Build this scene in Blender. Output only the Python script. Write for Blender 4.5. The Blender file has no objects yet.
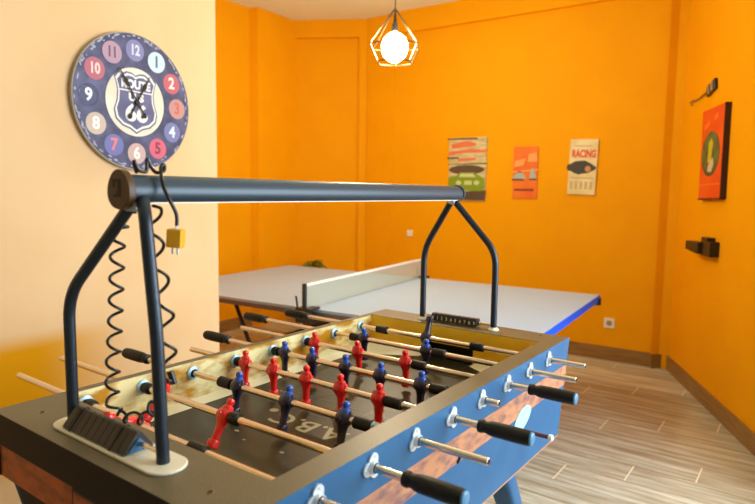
import bpy, bmesh, math, random
from mathutils import Vector, Matrix
PI = math.pi
random.seed(7)
SC = bpy.context.scene
COL = SC.collection

# ------------------------------------------------------------------ camera
def make_camera():
    f, yaw, pitch, roll = 597.17, 0.62983, 0.09987, 0.01379
    loc = Vector((1.3473, -0.6935, 1.4196))
    fw = Vector((-math.sin(yaw)*math.cos(pitch), math.cos(yaw)*math.cos(pitch), -math.sin(pitch)))
    r = Vector((math.cos(yaw), math.sin(yaw), 0)); u = r.cross(fw)
    r2 = r*math.cos(roll)+u*math.sin(roll); u2 = r2.cross(fw)
    cd = bpy.data.cameras.new('camera'); co = bpy.data.objects.new('camera', cd); COL.objects.link(co)
    cd.sensor_width = 36; cd.lens = f/755*36; cd.clip_start = 0.02
    m = Matrix((r2, u2, -fw)).transposed().to_4x4(); m.translation = loc
    co.matrix_world = m
    cd.dof.use_dof = True; cd.dof.focus_distance = 1.65; cd.dof.aperture_fstop = 3.6
    SC.camera = co
make_camera()

# ------------------------------------------------------------------ light and exposure
SC.view_settings.view_transform = 'Standard'
SC.view_settings.look = 'None'
SC.view_settings.gamma = 1
SC.view_settings.use_curve_mapping = False
SC.view_settings.exposure = 0.26
wd = bpy.data.worlds.new('world'); SC.world = wd; wd.use_nodes = True
bg = wd.node_tree.nodes['Background']; bg.inputs[0].default_value = (0.85, 0.93, 1.0, 1); bg.inputs[1].default_value = 1.0

def area(name, loc, target, sx, sy, power, col):
    ld = bpy.data.lights.new(name, 'AREA'); ld.shape = 'RECTANGLE'; ld.size = sx; ld.size_y = sy
    ld.energy = power; ld.color = col
    o = bpy.data.objects.new(name, ld); COL.objects.link(o); o.location = loc
    o.rotation_euler = (Vector(target)-Vector(loc)).to_track_quat('-Z', 'Z').to_euler()
    return o
# daylight entering by the glazed opening in the long right-hand wall and the one beside the camera
RW0 = Vector((0.442, 4.637, 0)); RWA = math.radians(-64.2)
RD = Vector((math.cos(RWA), math.sin(RWA), 0)); RN = Vector((-RD.y, RD.x, 0))    # RN points out of the room
def rw(s, z, off=0): return RW0+RD*s+RN*off+Vector((0, 0, z))
area('window_daylight', rw(3.35, 1.75, 0.75), rw(3.35, 1.35, -1), 2.0, 2.3, 135, (0.80, 0.92, 1.0))
area('door_daylight', rw(5.6, 1.45, 0.30), rw(5.6, 1.40, -1), 1.5, 2.3, 12, (0.98, 0.97, 1.0))

# ------------------------------------------------------------------ helpers
def hexc(h):
    h = h.lstrip('#'); v = [int(h[i:i+2], 16)/255 for i in (0, 2, 4)]
    return tuple(((c+0.055)/1.055)**2.4 if c > 0.04045 else c/12.92 for c in v)+(1,)
def mat(name, col, rough=0.5, metal=0.0, col2=None, scale=20, bump=0.0, spec=None, lo=0.4, hi=0.6, stretch=None, detail=4, coat=0):
    m = bpy.data.materials.new(name); m.use_nodes = True; nt = m.node_tree; N = nt.nodes; L = nt.links
    p = N['Principled BSDF']; p.inputs['Base Color'].default_value = hexc(col)
    p.inputs['Roughness'].default_value = rough; p.inputs['Metallic'].default_value = metal
    if spec is not None: p.inputs['Specular IOR Level'].default_value = spec
    if coat: p.inputs['Coat Weight'].default_value = coat; p.inputs['Coat Roughness'].default_value = 0.15
    tc = N.new('ShaderNodeTexCoord'); mp = N.new('ShaderNodeMapping'); L.new(tc.outputs['Object'], mp.inputs[0])
    if stretch: mp.inputs['Scale'].default_value = stretch
    nz = N.new('ShaderNodeTexNoise'); nz.inputs['Scale'].default_value = scale; nz.inputs['Detail'].default_value = detail
    L.new(mp.outputs[0], nz.inputs[0])
    if col2:
        cr = N.new('ShaderNodeValToRGB'); cr.color_ramp.elements[0].position = lo; cr.color_ramp.elements[1].position = hi
        cr.color_ramp.elements[0].color = hexc(col); cr.color_ramp.elements[1].color = hexc(col2)
        L.new(nz.outputs[0], cr.inputs[0]); L.new(cr.outputs[0], p.inputs['Base Color'])
    if bump:
        b = N.new('ShaderNodeBump'); b.inputs['Strength'].default_value = bump; b.inputs['Distance'].default_value = 0.002
        L.new(nz.outputs[0], b.inputs['Height']); L.new(b.outputs[0], p.inputs['Normal'])
    return m
def emis(name, col, strength):
    m = bpy.data.materials.new(name); m.use_nodes = True; N = m.node_tree.nodes; p = N['Principled BSDF']
    p.inputs['Base Color'].default_value = hexc(col); p.inputs['Emission Color'].default_value = hexc(col)
    p.inputs['Emission Strength'].default_value = strength
    return m

WORLD = {}      # location of every thing's empty
class MB:
    def __init__(s): s.v = []; s.f = []; s.m = []; s.mi = 0
    def add(s, vs, fs):
        n = len(s.v); s.v += [Vector(v) for v in vs]; s.f += [tuple(i+n for i in f) for f in fs]; s.m += [s.mi]*len(fs); return s
    def use(s, i): s.mi = i; return s
    def box(s, lo, hi, M=None):
        x0, y0, z0 = lo; x1, y1, z1 = hi
        vs = [Vector(p) for p in ((x0,y0,z0),(x1,y0,z0),(x1,y1,z0),(x0,y1,z0),(x0,y0,z1),(x1,y0,z1),(x1,y1,z1),(x0,y1,z1))]
        if M: vs = [M @ v for v in vs]
        return s.add(vs, [(3,2,1,0),(4,5,6,7),(0,1,5,4),(1,2,6,5),(2,3,7,6),(3,0,4,7)])
    def hexa(s, vs):
        return s.add(vs, [(3,2,1,0),(4,5,6,7),(0,1,5,4),(1,2,6,5),(2,3,7,6),(3,0,4,7)])
    def loft(s, rings, cap=True):
        n = len(rings[0]); vs = [v for r in rings for v in r]; fs = []
        for i in range(len(rings)-1):
            for j in range(n):
                fs.append((i*n+j, i*n+(j+1) % n, (i+1)*n+(j+1) % n, (i+1)*n+j))
        if cap: fs.append(tuple(range(n-1, -1, -1))); fs.append(tuple((len(rings)-1)*n+j for j in range(n)))
        return s.add(vs, fs)
    def rev(s, p0, p1, prof, seg=16):
        """surface of revolution between p0 and p1; prof = [(t in metres along the axis, radius)]"""
        p0 = Vector(p0); a = (Vector(p1)-p0).normalized(); q = a.to_track_quat('Z', 'Y').to_matrix()
        X = q @ Vector((1,0,0)); Y = q @ Vector((0,1,0)); rings = []
        for t, r in prof:
            rings.append([p0+a*t+X*(r*math.cos(2*PI*k/seg))+Y*(r*math.sin(2*PI*k/seg)) for k in range(seg)])
        return s.loft(rings)
    def cyl(s, p0, p1, r, r1=None, seg=16):
        L = (Vector(p1)-Vector(p0)).length
        return s.rev(p0, p1, [(0, r), (L, r if r1 is None else r1)], seg)
    def tube(s, pts, r, seg=10):
        pts = [Vector(p) for p in pts]; rings = []; up = None
        for i, p in enumerate(pts):
            t = (pts[min(i+1, len(pts)-1)]-pts[max(i-1, 0)]).normalized()
            if up is None:
                up = Vector((0,0,1)) if abs(t.z) < 0.9 else Vector((0,1,0))
            X = t.cross(up).normalized(); up = X.cross(t).normalized(); rr = r[i] if isinstance(r, (list, tuple)) else r
            rings.append([p+X*(rr*math.cos(2*PI*k/seg))+up*(rr*math.sin(2*PI*k/seg)) for k in range(seg)])
        return s.loft(rings)
    def prism(s, poly, M, d):
        """poly: list of 2D points laid in M's XY plane, extruded by d along M's Z"""
        n = len(poly)
        vs = [M @ Vector((x, y, 0)) for x, y in poly]+[M @ Vector((x, y, d)) for x, y in poly]
        fs = [tuple(range(n-1, -1, -1)), tuple(range(n, 2*n))]+[(i, (i+1) % n, n+(i+1) % n, n+i) for i in range(n)]
        return s.add(vs, fs)
    def ball(s, c, r, sc=(1,1,1), seg=14, rg=9):
        c = Vector(c); rings = []
        for i in range(rg+1):
            a = PI*(i+0.02)/(rg+0.04); z = -math.cos(a); q = math.sin(a)
            rings.append([c+Vector((r*sc[0]*q*math.cos(2*PI*k/seg), r*sc[1]*q*math.sin(2*PI*k/seg), r*sc[2]*z)) for k in range(seg)])
        return s.loft(rings)
    def mesh(s, name, mats, smooth=35):
        me = bpy.data.meshes.new(name); me.from_pydata([tuple(v) for v in s.v], [], s.f)
        mats = mats if isinstance(mats, (list, tuple)) else [mats]
        for m in mats: me.materials.append(m)
        for p, i in zip(me.polygons, s.m): p.material_index = i
        bm = bmesh.new(); bm.from_mesh(me); bmesh.ops.recalc_face_normals(bm, faces=bm.faces); bm.to_mesh(me); bm.free()
        if smooth:
            for p in me.polygons: p.use_smooth = True
            me.set_sharp_from_angle(angle=math.radians(smooth))
        return me
    def build(s, name, mats, parent=None, smooth=35, bevel=0, label=None, loc=None):
        """vertices are world coordinates; they are moved into the parent's space"""
        me = s.mesh(name, mats, smooth)
        o = bpy.data.objects.new(name, me); COL.objects.link(o)
        off = Vector((0,0,0))
        if parent is not None: o.parent = parent; off = WORLD[parent.name]
        own = Vector(loc) if loc is not None else off
        me.transform(Matrix.Translation(-own)); o.location = own-off; WORLD[o.name] = own
        if bevel:
            b = o.modifiers.new('bevel', 'BEVEL'); b.width = bevel; b.segments = 2; b.limit_method = 'ANGLE'; b.angle_limit = math.radians(40)
        if label: o['label'] = label
        return o
def thing(name, label, cat, loc=(0,0,0), group=None):
    o = bpy.data.objects.new(name, None); COL.objects.link(o); o.location = loc; o.empty_display_size = 0.05
    WORLD[o.name] = Vector(loc); o['label'] = label; o['category'] = cat
    if group: o['group'] = group
    return o
def tag(o, label, cat, group=None):
    o['label'] = label; o['category'] = cat
    if group: o['group'] = group
    return o
def struct(o): o['kind'] = 'structure'; return o
def rounded(w, h, r, n=5):
    pts = []
    for cx, cy, a0 in ((w/2-r, h/2-r, 0), (-w/2+r, h/2-r, 90), (-w/2+r, -h/2+r, 180), (w/2-r, -h/2+r, 270)):
        for k in range(n+1):
            a = math.radians(a0+90*k/n); pts.append((cx+r*math.cos(a), cy+r*math.sin(a)))
    return pts
def ellipse(a, b, n=32, cx=0, cy=0): return [(cx+a*math.cos(2*PI*k/n), cy+b*math.sin(2*PI*k/n)) for k in range(n)]
def frame_matrix(origin, X, Y):
    X = Vector(X).normalized(); Y = Vector(Y).normalized(); Z = X.cross(Y)
    m = Matrix((X, Y, Z)).transposed().to_4x4(); m.translation = Vector(origin); return m
def text_geo(mb, body, M, size, depth=0.0004, cx=0, cy=0, sx=1.0, bold=0.0):
    cu = bpy.data.curves.new('lettering', 'FONT'); cu.body = body; cu.size = size; cu.extrude = depth/2; cu.offset = bold
    cu.align_x = 'CENTER'; cu.align_y = 'CENTER'; cu.resolution_u = 3
    o = bpy.data.objects.new('lettering', cu); COL.objects.link(o)
    dg = bpy.context.evaluated_depsgraph_get(); dg.update()
    ev = o.evaluated_get(dg); me = ev.to_mesh()
    vs = [M @ Vector((v.co.x*sx+cx, v.co.y+cy, v.co.z+depth/2)) for v in me.vertices]
    fs = [tuple(p.vertices) for p in me.polygons]
    mb.add(vs, fs); ev.to_mesh_clear()
    bpy.data.objects.remove(o); bpy.data.curves.remove(cu)

# ------------------------------------------------------------------ materials
orange = mat('orange_wall_paint', '#efa401', 0.7, col2='#f1a701', scale=3, bump=0.05, spec=0.12)
cream = mat('cream_wall_paint', '#e8c090', 0.85, col2='#eac596', scale=2.5, spec=0.1)
ceilm = mat('ceiling_paint', '#eaf3e0', 0.9, spec=0.1)
frontm = mat('brown_unseen_wall_paint', '#8f8d86', 0.8)
dark_lam = mat('dark_speckled_laminate', '#544832', 0.42, col2='#6c6042', scale=420, lo=0.35, hi=0.65)
dark_front = mat('dark_front_laminate', '#170d04', 0.55, col2='#1b1006', scale=300, spec=0.2)
blue = mat('blue_lacquer', '#275a86', 0.42, col2='#2d618c', scale=8, spec=0.3)
copper_front = mat('copper_patina_front', '#b8581a', 0.45, 0.1, col2='#6a2c0e', scale=16, lo=0.40, hi=0.72, detail=8, stretch=(1, 1, 2.5))
copper = mat('copper_patina_band', '#c48862', 0.4, 0.1, col2='#64485c', scale=22, lo=0.42, hi=0.75, detail=8, stretch=(1, 1, 2.5))
mustard = mat('marbled_mustard_board', '#e9dba0', 0.32, col2='#b67c0c', scale=10, lo=0.40, hi=0.57, detail=5, stretch=(1, 1, 2.4))
mustard2 = mat('golden_end_board', '#ffcc26', 0.35, col2='#f2b418', scale=5, lo=0.3, hi=0.7)
cream_strip = mat('cream_strip', '#f3e6bf', 0.35)
field = mat('olive_playfield', '#2a2413', 0.38, col2='#3a321c', scale=5, lo=0.35, hi=0.65, detail=6, spec=0.3)
field_line = mat('pale_field_print', '#a69b74', 0.4)
field_line2 = mat('faint_field_print', '#5a5139', 0.35)
black = mat('black_rubber', '#100e09', 0.5, spec=0.35)
black2 = mat('black_plastic', '#141416', 0.35)
chrome = mat('polished_steel_rod', '#e6d8c6', 0.2, 1.0)
steel = mat('satin_steel', '#c9d8e2', 0.28, 0.85)
tubem = mat('hammered_dark_tube', '#2d3640', 0.33, 0.55, bump=0.3, scale=300)
barm = mat('anodised_grey_bar', '#34434f', 0.42, 0.25)
capm = mat('bronze_end_cap', '#4c3009', 0.5)
platem = mat('ivory_plate', '#e8dfc6', 0.35)
capblue = mat('pale_blue_end_plug', '#4f87ad', 0.35)
redm = mat('red_player_plastic', '#e21a14', 0.3, coat=0.4)
navy = mat('navy_player_plastic', '#181632', 0.35, coat=0.3)
royal = mat('royal_blue_plastic', '#1f4fae', 0.3, coat=0.4)
white = mat('white_plastic', '#efeadc', 0.4)

# ------------------------------------------------------------------ the room
CZ = 3.24
def floor_material():
    m = bpy.data.materials.new('wood_look_floor_tile'); m.use_nodes = True; nt = m.node_tree; N = nt.nodes; L = nt.links
    p = N['Principled BSDF']; tc = N.new('ShaderNodeTexCoord'); sp = N.new('ShaderNodeSeparateXYZ'); L.new(tc.outputs['Object'], sp.inputs[0])
    def mth(op, a, b=None, c=None):
        n = N.new('ShaderNodeMath'); n.operation = op
        for i, x in enumerate((a, b, c)):
            if x is None: continue
            if isinstance(x, (int, float)): n.inputs[i].default_value = x
            else: L.new(x, n.inputs[i])
        return n.outputs[0]
    v = mth('DIVIDE', mth('SUBTRACT', sp.outputs[1], 2.955), 0.2)
    row = mth('FLOOR', v); fv = mth('FRACT', v)
    u = mth('DIVIDE', mth('SUBTRACT', mth('SUBTRACT', sp.outputs[0], 0.38), mth('MULTIPLY', row, 0.292)), 1.168)
    cu = mth('FLOOR', u); fu = mth('FRACT', u)
    def edge(f, w): return mth('MAXIMUM', mth('LESS_THAN', f, w), mth('GREATER_THAN', f, 1-w))
    gu = edge(fu, 0.0032); gv = edge(fv, 0.010)
    cb = N.new('ShaderNodeCombineXYZ'); L.new(row, cb.inputs[0]); L.new(cu, cb.inputs[1])
    wn = N.new('ShaderNodeTexWhiteNoise'); L.new(cb.outputs[0], wn.inputs[0])
    # grain: noise stretched along the plank, shifted per plank
    mp = N.new('ShaderNodeMapping'); mp.inputs['Scale'].default_value = (1.4, 16, 1); L.new(tc.outputs['Object'], mp.inputs[0])
    off = N.new('ShaderNodeCombineXYZ'); L.new(mth('MULTIPLY', wn.outputs[0], 37), off.inputs[0]); L.new(mth('MULTIPLY', wn.outputs[0], 11), off.inputs[2])
    L.new(off.outputs[0], mp.inputs['Location'])
    nz = N.new('ShaderNodeTexNoise'); nz.inputs['Scale'].default_value = 1.6; nz.inputs['Detail'].default_value = 7; nz.inputs['Roughness'].default_value = 0.62; L.new(mp.outputs[0], nz.inputs[0])
    cr = N.new('ShaderNodeValToRGB'); e = cr.color_ramp.elements
    e[0].position = 0.32; e[0].color = hexc('#938162'); e[1].position = 0.66; e[1].color = hexc('#cccbbd')
    L.new(nz.outputs[0], cr.inputs[0])
    hsv = N.new('ShaderNodeHueSaturation'); L.new(cr.outputs[0], hsv.inputs['Color'])
    L.new(mth('ADD', mth('MULTIPLY', wn.outputs[0], 0.22), 0.89), hsv.inputs['Value'])
    mx = N.new('ShaderNodeMixRGB'); L.new(gv, mx.inputs[0]); L.new(hsv.outputs[0], mx.inputs[1]); mx.inputs[2].default_value = hexc('#8f7757')
    mx2 = N.new('ShaderNodeMixRGB'); L.new(gu, mx2.inputs[0]); L.new(mx.outputs[0], mx2.inputs[1]); mx2.inputs[2].default_value = hexc('#e6dcc4')
    L.new(mx2.outputs[0], p.inputs['Base Color']); p.inputs['Roughness'].default_value = 0.42
    return m
floorm = floor_material()
skirtm = mat('wood_look_skirting_tile', '#876232', 0.45, col2='#9c7640', scale=3, stretch=(2, 2, 14), lo=0.35, hi=0.65, detail=6)

YB = -3.2
o = struct(MB().box((-6.5, YB-0.1, -0.1), (5, 5.2, 0)).build('floor', floorm, smooth=0))
o = struct(MB().box((-6.5, YB-0.1, CZ), (5, 5.2, CZ+0.1)).build('ceiling', ceilm, smooth=0))
def wall(name, p0, p1, z0, z1, thick, m, side=1):
    """vertical slab whose room face runs p0 -> p1; thickness goes to the left (side=1) or right of that direction"""
    p0 = Vector((p0[0], p0[1], 0)); p1 = Vector((p1[0], p1[1], 0)); d = (p1-p0).normalized(); n = Vector((-d.y, d.x, 0))*side*thick
    a = Vector((0,0,z0)); b = Vector((0,0,z1))
    return MB().hexa([p0+a, p1+a, p1+n+a, p0+n+a, p0+b, p1+b, p1+n+b, p0+n+b]).build(name, m, smooth=0)
BA = math.radians(2); BD = Vector((math.cos(BA), math.sin(BA), 0)); BN = Vector((-BD.y, BD.x, 0))
BK = Vector((0.343, 4.594, 0))
def bk(s, z, off=0): return BK+BD*s+BN*off+Vector((0,0,z))       # off>0 goes into the wall
P_c = (0.343, 4.594); P_l = (-2.603, 4.494); P_d = (-3.312, 4.097); P_e = (-3.277, 3.566)
struct(wall('wall_back', bk(-2.946, 0), bk(0.25, 0), 0, CZ, 0.2, orange))
# diagonal wall with a shallow recessed panel
dd = (Vector((P_l[0], P_l[1], 0))-Vector((P_d[0], P_d[1], 0))); dl = dd.length; dd.normalize(); dn = Vector((-dd.y, dd.x, 0))
D0 = Vector((P_d[0], P_d[1], 0))
def dg(s, z, off=0): return D0+dd*s+dn*off+Vector((0,0,z))
mb = MB()
def slab(mb, F, s0, s1, z0, z1, o0, o1):
    return mb.hexa([F(s0,z0,o0), F(s1,z0,o0), F(s1,z0,o1), F(s0,z0,o1), F(s0,z1,o0), F(s1,z1,o0), F(s1,z1,o1), F(s0,z1,o1)])
slab(mb, dg, -0.15, dl+0.1, 0, CZ, 0.05, 0.25); slab(mb, dg, dl-0.085, dl+0.02, 0, 3.056, 0, 0.05); slab(mb, dg, -0.1, dl+0.02, 3.056, CZ, 0, 0.05)
struct(mb.build('wall_diagonal', orange, smooth=0))
struct(wall('wall_far_left', (P_e[0], P_e[1]), (P_d[0], P_d[1]+0.06), 0, CZ, 0.3, orange, 1))
struct(MB().box((-3.45, 1.0, 0), (-3.365, 3.531, CZ)).build('wall_left_recess', orange, smooth=0))
struct(MB().hexa([Vector(p) for p in ((-3.45,3.53,0),(-3.365,3.531,0),(-3.277,3.566,0),(-3.45,3.6,0),(-3.45,3.53,CZ),(-3.365,3.531,CZ),(-3.277,3.566,CZ),(-3.45,3.6,CZ))]).build('trim_1', orange, smooth=0))
struct(MB().box((-3.45, 1.0, 0), (-1.3, 1.1, CZ)).build('wall_alcove', orange, smooth=0))
# cream wall the clock hangs on
LWD = Vector((math.cos(math.radians(94.5)), math.sin(math.radians(94.5)), 0)); LWN = Vector((LWD.y, -LWD.x, 0)); LW0 = Vector((-1.167, 0.864, 0))
def lw(s_, z, off=0): return LW0+LWD*s_-LWN*off+Vector((0, 0, z))
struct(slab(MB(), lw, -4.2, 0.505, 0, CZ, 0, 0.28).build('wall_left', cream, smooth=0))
# soft-edged orange patch mixed into the base colour low on the cream wall
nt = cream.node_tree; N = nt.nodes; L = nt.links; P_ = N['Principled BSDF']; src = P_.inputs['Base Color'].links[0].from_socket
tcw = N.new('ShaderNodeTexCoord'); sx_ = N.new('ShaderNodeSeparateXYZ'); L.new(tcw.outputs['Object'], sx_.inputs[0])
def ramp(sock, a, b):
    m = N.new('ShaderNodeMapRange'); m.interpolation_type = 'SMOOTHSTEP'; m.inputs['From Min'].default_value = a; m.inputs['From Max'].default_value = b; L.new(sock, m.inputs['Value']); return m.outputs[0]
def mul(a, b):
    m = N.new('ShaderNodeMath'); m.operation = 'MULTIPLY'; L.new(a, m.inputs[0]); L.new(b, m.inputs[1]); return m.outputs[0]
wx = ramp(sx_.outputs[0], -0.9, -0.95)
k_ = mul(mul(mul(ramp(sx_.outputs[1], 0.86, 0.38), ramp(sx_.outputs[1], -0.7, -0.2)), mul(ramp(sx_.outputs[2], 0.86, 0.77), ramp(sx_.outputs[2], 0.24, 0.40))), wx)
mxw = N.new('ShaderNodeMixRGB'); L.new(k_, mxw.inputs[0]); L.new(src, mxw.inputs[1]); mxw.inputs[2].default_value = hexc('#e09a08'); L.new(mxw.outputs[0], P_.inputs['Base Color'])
# beam along the top of the back wall, soft pilaster and corner column
struct(slab(MB(), bk, -2.55, 0.2, 3.025, CZ, -0.04, 0.02).build('trim_2', orange, smooth=0))
struct(slab(MB(), bk, -2.93, -2.60, 0, CZ, -0.012, 0.02).build('trim_3', orange, smooth=0))
mb = MB(); c0 = Vector((0.335, 4.552, 0)); c1 = Vector((0.442, 4.637, 0))
pts = [c0, c1, c1+Vector((0.1, 0.15, 0)), c0+Vector((0.0, 0.12, 0))]
mb.hexa([p.copy() for p in pts]+[p+Vector((0,0,CZ)) for p in pts]); struct(mb.build('trim_4', orange, smooth=0))
# right wall: orange part in view, then the bright glazed part beyond the frame
mb = MB(); slab(mb, rw, -0.1, 2.05, 0, CZ, 0, 0.2); struct(mb.build('wall_right', orange, smooth=0))
mb = MB(); slab(mb, rw, 2.05, 2.3, 0, CZ, 0, 0.2); slab(mb, rw, 4.4, 4.85, 0, CZ, 0, 0.2); slab(mb, rw, 6.35, 8.9, 0, CZ, 0, 0.2)
slab(mb, rw, 2.3, 4.4, 2.6, CZ, 0, 0.2); slab(mb, rw, 4.85, 6.35, 2.6, CZ, 0, 0.2); slab(mb, rw, 2.3, 4.4, 0, 0.3, 0, 0.2); slab(mb, rw, 4.85, 6.35, 0, 0.3, 0, 0.2)
struct(mb.build('wall_right_glazed', cream, smooth=0))
for i, (a, b) in enumerate(((2.3, 4.4), (4.85, 6.35))):
    mb = MB()
    for s0, s1, z0, z1 in ((a, a+0.05, 0.3, 2.6), (b-0.05, b, 0.3, 2.6), (a, b, 0.3, 0.35), (a, b, 2.55, 2.6), ((a+b)/2-0.025, (a+b)/2+0.025, 0.3, 2.6)):
        slab(mb, rw, s0, s1, z0, z1, 0.04, 0.085)
    struct(mb.build('window_%d' % (i+1), white, smooth=0))
struct(MB().box((-1.45, YB-0.1, 0), (4.6, YB, CZ)).build('wall_front', frontm, smooth=0))
# skirting
def skirt(name, F, s0, s1, o0=-0.012):
    mb = MB(); slab(mb, F, s0, s1, 0, 0.118, o0, 0.0); return struct(mb.build(name, skirtm, smooth=0, bevel=0.002))
skirt('baseboard_back', bk, -2.94, -0.01)
skirt('baseboard_right', rw, 0.0, 2.3)
skirt('baseboard_diagonal', dg, 0.0, dl-0.085, 0.038)
mb = MB(); cd = (c1-c0).normalized(); cn = Vector((cd.y, -cd.x, 0))*0.012
mb.hexa([c0, c1, c1+cn, c0+cn]+[p+Vector((0,0,0.118)) for p in (c0, c1, c1+cn, c0+cn)]); struct(mb.build('baseboard_column', skirtm, smooth=0))
struct(MB().box((-3.365, 1.1, 0), (-3.353, 3.53, 0.118)).build('baseboard_far_left', skirtm, smooth=0))
skirt('baseboard_left', lw, -4.2, 0.505)

# ------------------------------------------------------------------ foosball table
ZR = 0.92                          # height of the rods
X0, X1, Y0, Y1 = -0.02, 0.724, -0.185, 1.244
IX0, IX1, IY0, IY1 = 0.0, 0.666, -0.045, 1.12
ZT = 0.952
table = thing('foosball_table', 'blue and copper coin-style football table with red and navy players, in the foreground', 'foosball table', (0.35, 0.53, 0))
mb = MB(); # top rim ring
for lo, hi in (((X0, Y0), (X1-0.0015, IY0)), ((X0, IY1), (X1-0.0015, Y1-0.001)), ((X0, IY0), (IX0, IY1)), ((IX1, IY0), (X1-0.0015, IY1))):
    mb.box((lo[0], lo[1], ZT-0.022), (hi[0], hi[1], ZT))
mb.build('top_rim', dark_lam, table, smooth=0)
# front apron: dark fascia, copper band
mb = MB().box((X0, Y0-0.001, ZR-0.035), (X1-0.02, Y0+0.02, ZT-0.0005)); mb.build('front_fascia', dark_front, table, smooth=0, bevel=0.0015)
def band_front():
    mb = MB().box((X0+0.006, Y0+0.004, ZR-0.106), (X1-0.02, Y0+0.02, ZR-0.035)); return mb
band_front().build('front_copper_band', copper_front, table, smooth=0)
MB().box((0.303, Y0+0.0015, ZR-0.105), (0.56, Y0+0.0055, ZR-0.045)).build('drawer_front', copper_front, table, smooth=0, bevel=0.002)
mb = MB(); mb.box((0.2975, Y0+0.0025, ZR-0.109), (0.5655, Y0+0.0045, ZR-0.0395)); mb.build('drawer_gap', black, table, smooth=0)
# cabinet body with slanted ends
def side_poly(z0, z1):
    def yend(z): return (Y0+0.006+max(0, ZR-0.106-z)*0.245, Y1-(ZT-z)*0.245)
    return yend
ye = side_poly(0, 0)
def side_panel(x0, x1, zlo, zhi, name, m, slant_front=True, bevel=0):
    a0, a1 = ye(zlo); b0, b1 = ye(zhi)
    if not slant_front: a0 = b0 = Y0
    mb = MB().hexa([(x0,a0,zlo),(x1,a0,zlo),(x1,a1,zlo),(x0,a1,zlo),(x0,b0,zhi),(x1,b0,zhi),(x1,b1,zhi),(x0,b1,zhi)])
    return mb.build(name, m, table, smooth=0, bevel=bevel)
ZB0, ZB1 = ZR-0.053, ZR-0.118          # band
side_panel(X1-0.02, X1, ZB0, ZT-0.0003, 'upper_side_panel', blue, slant_front=False)
side_panel(X1-0.02, X1+0.0008, ZB1, ZB0, 'side_copper_band', copper, slant_front=False)
side_panel(X1-0.02, X1, ZR-0.275, ZB1, 'lower_side_panel', blue)
lipm = mat('copper_edge_lip', '#b98a68', 0.4)
side_panel(X1-0.02, X1+0.0006, ZR-0.279, ZR-0.275, 'panel_lip', lipm)
side_panel(X0, X0+0.018, ZR-0.106, ZT-0.0225, 'left_upper_panel', dark_front, slant_front=False)
side_panel(0.05, 0.068, ZR-0.275, ZR-0.106, 'left_lower_panel', blue)
# underside, dark front and far end panels
mb = MB()
a0, a1 = ye(ZR-0.275); b0, b1 = ye(ZR-0.106)
mb.hexa([(0.068,a0,ZR-0.275),(X1-0.02,a0,ZR-0.275),(X1-0.02,a0+0.02,ZR-0.275),(0.068,a0+0.02,ZR-0.275),(0.05,b0,ZR-0.106),(X1-0.02,b0,ZR-0.106),(X1-0.02,b0+0.02,ZR-0.106),(0.05,b0+0.02,ZR-0.106)])
mb.build('front_lower_panel', dark_front, table, smooth=0)
mb = MB(); f0, f1 = ye(ZR-0.275); g0, g1 = ye(ZT-0.022)
mb.hexa([(0.03,f1-0.02,ZR-0.275),(X1-0.02,f1-0.02,ZR-0.275),(X1-0.02,f1,ZR-0.275),(0.03,f1,ZR-0.275),(X0,g1-0.02,ZT-0.022),(X1-0.02,g1-0.02,ZT-0.022),(X1-0.02,g1,ZT-0.022),(X0,g1,ZT-0.022)])
mb.build('end_panel', blue, table, smooth=0)
MB().box((0.068, 0.03, ZR-0.277), (X1-0.02, f1-0.02, ZR-0.262)).build('bottom_board', dark_front, table, smooth=0)
# inner walls
ZF = ZR-0.085
MB().box((IX0-0.004, IY0-0.002, ZF-0.01), (IX0+0.0015, IY1-0.0002, ZT-0.002)).build('inner_side_board', mustard, table, smooth=0)
MB().box((IX1-0.0015, IY0-0.002, ZF-0.01), (IX1+0.004, IY1-0.0002, ZT-0.002)).build('inner_side_board', mustard, table, smooth=0)
GX0, GX1 = 0.235, 0.437; GZ = ZR-0.031
for yy0, yy1, y_in in ((IY0-0.004, IY0+0.0015, IY0), (IY1-0.0015, IY1+0.004, IY1)):
    mb = MB(); mb.box((IX0+0.0015, yy0, ZF-0.01), (GX0, yy1, ZT-0.002)); mb.box((GX1, yy0, ZF-0.01), (IX1-0.0015, yy1, ZT-0.002)); mb.box((GX0, yy0, GZ), (GX1, yy1, ZT-0.002))
    mb.build('inner_end_board', mustard2, table, smooth=0)
# goal boxes
for s, y in ((1, IY1+0.004), (-1, IY0-0.004)):
    d = 0.058*s; mb = MB()
    for lo, hi in (((GX0, y+d, ZF-0.03), (GX1, y+d+0.004*s, GZ)), ((GX0-0.004, y, ZF-0.03), (GX0, y+d, GZ)), ((GX1, y, ZF-0.03), (GX1+0.004, y+d, GZ)), ((GX0, y, ZF-0.034), (GX1, y+d, ZF-0.03)), ((GX0, y, GZ), (GX1, y+d, GZ+0.004))):
        mb.box(tuple(min(a, b) for a, b in zip(lo, hi)), tuple(max(a, b) for a, b in zip(lo, hi)))
    mb.build('goal_box', black, table, smooth=0)
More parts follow.
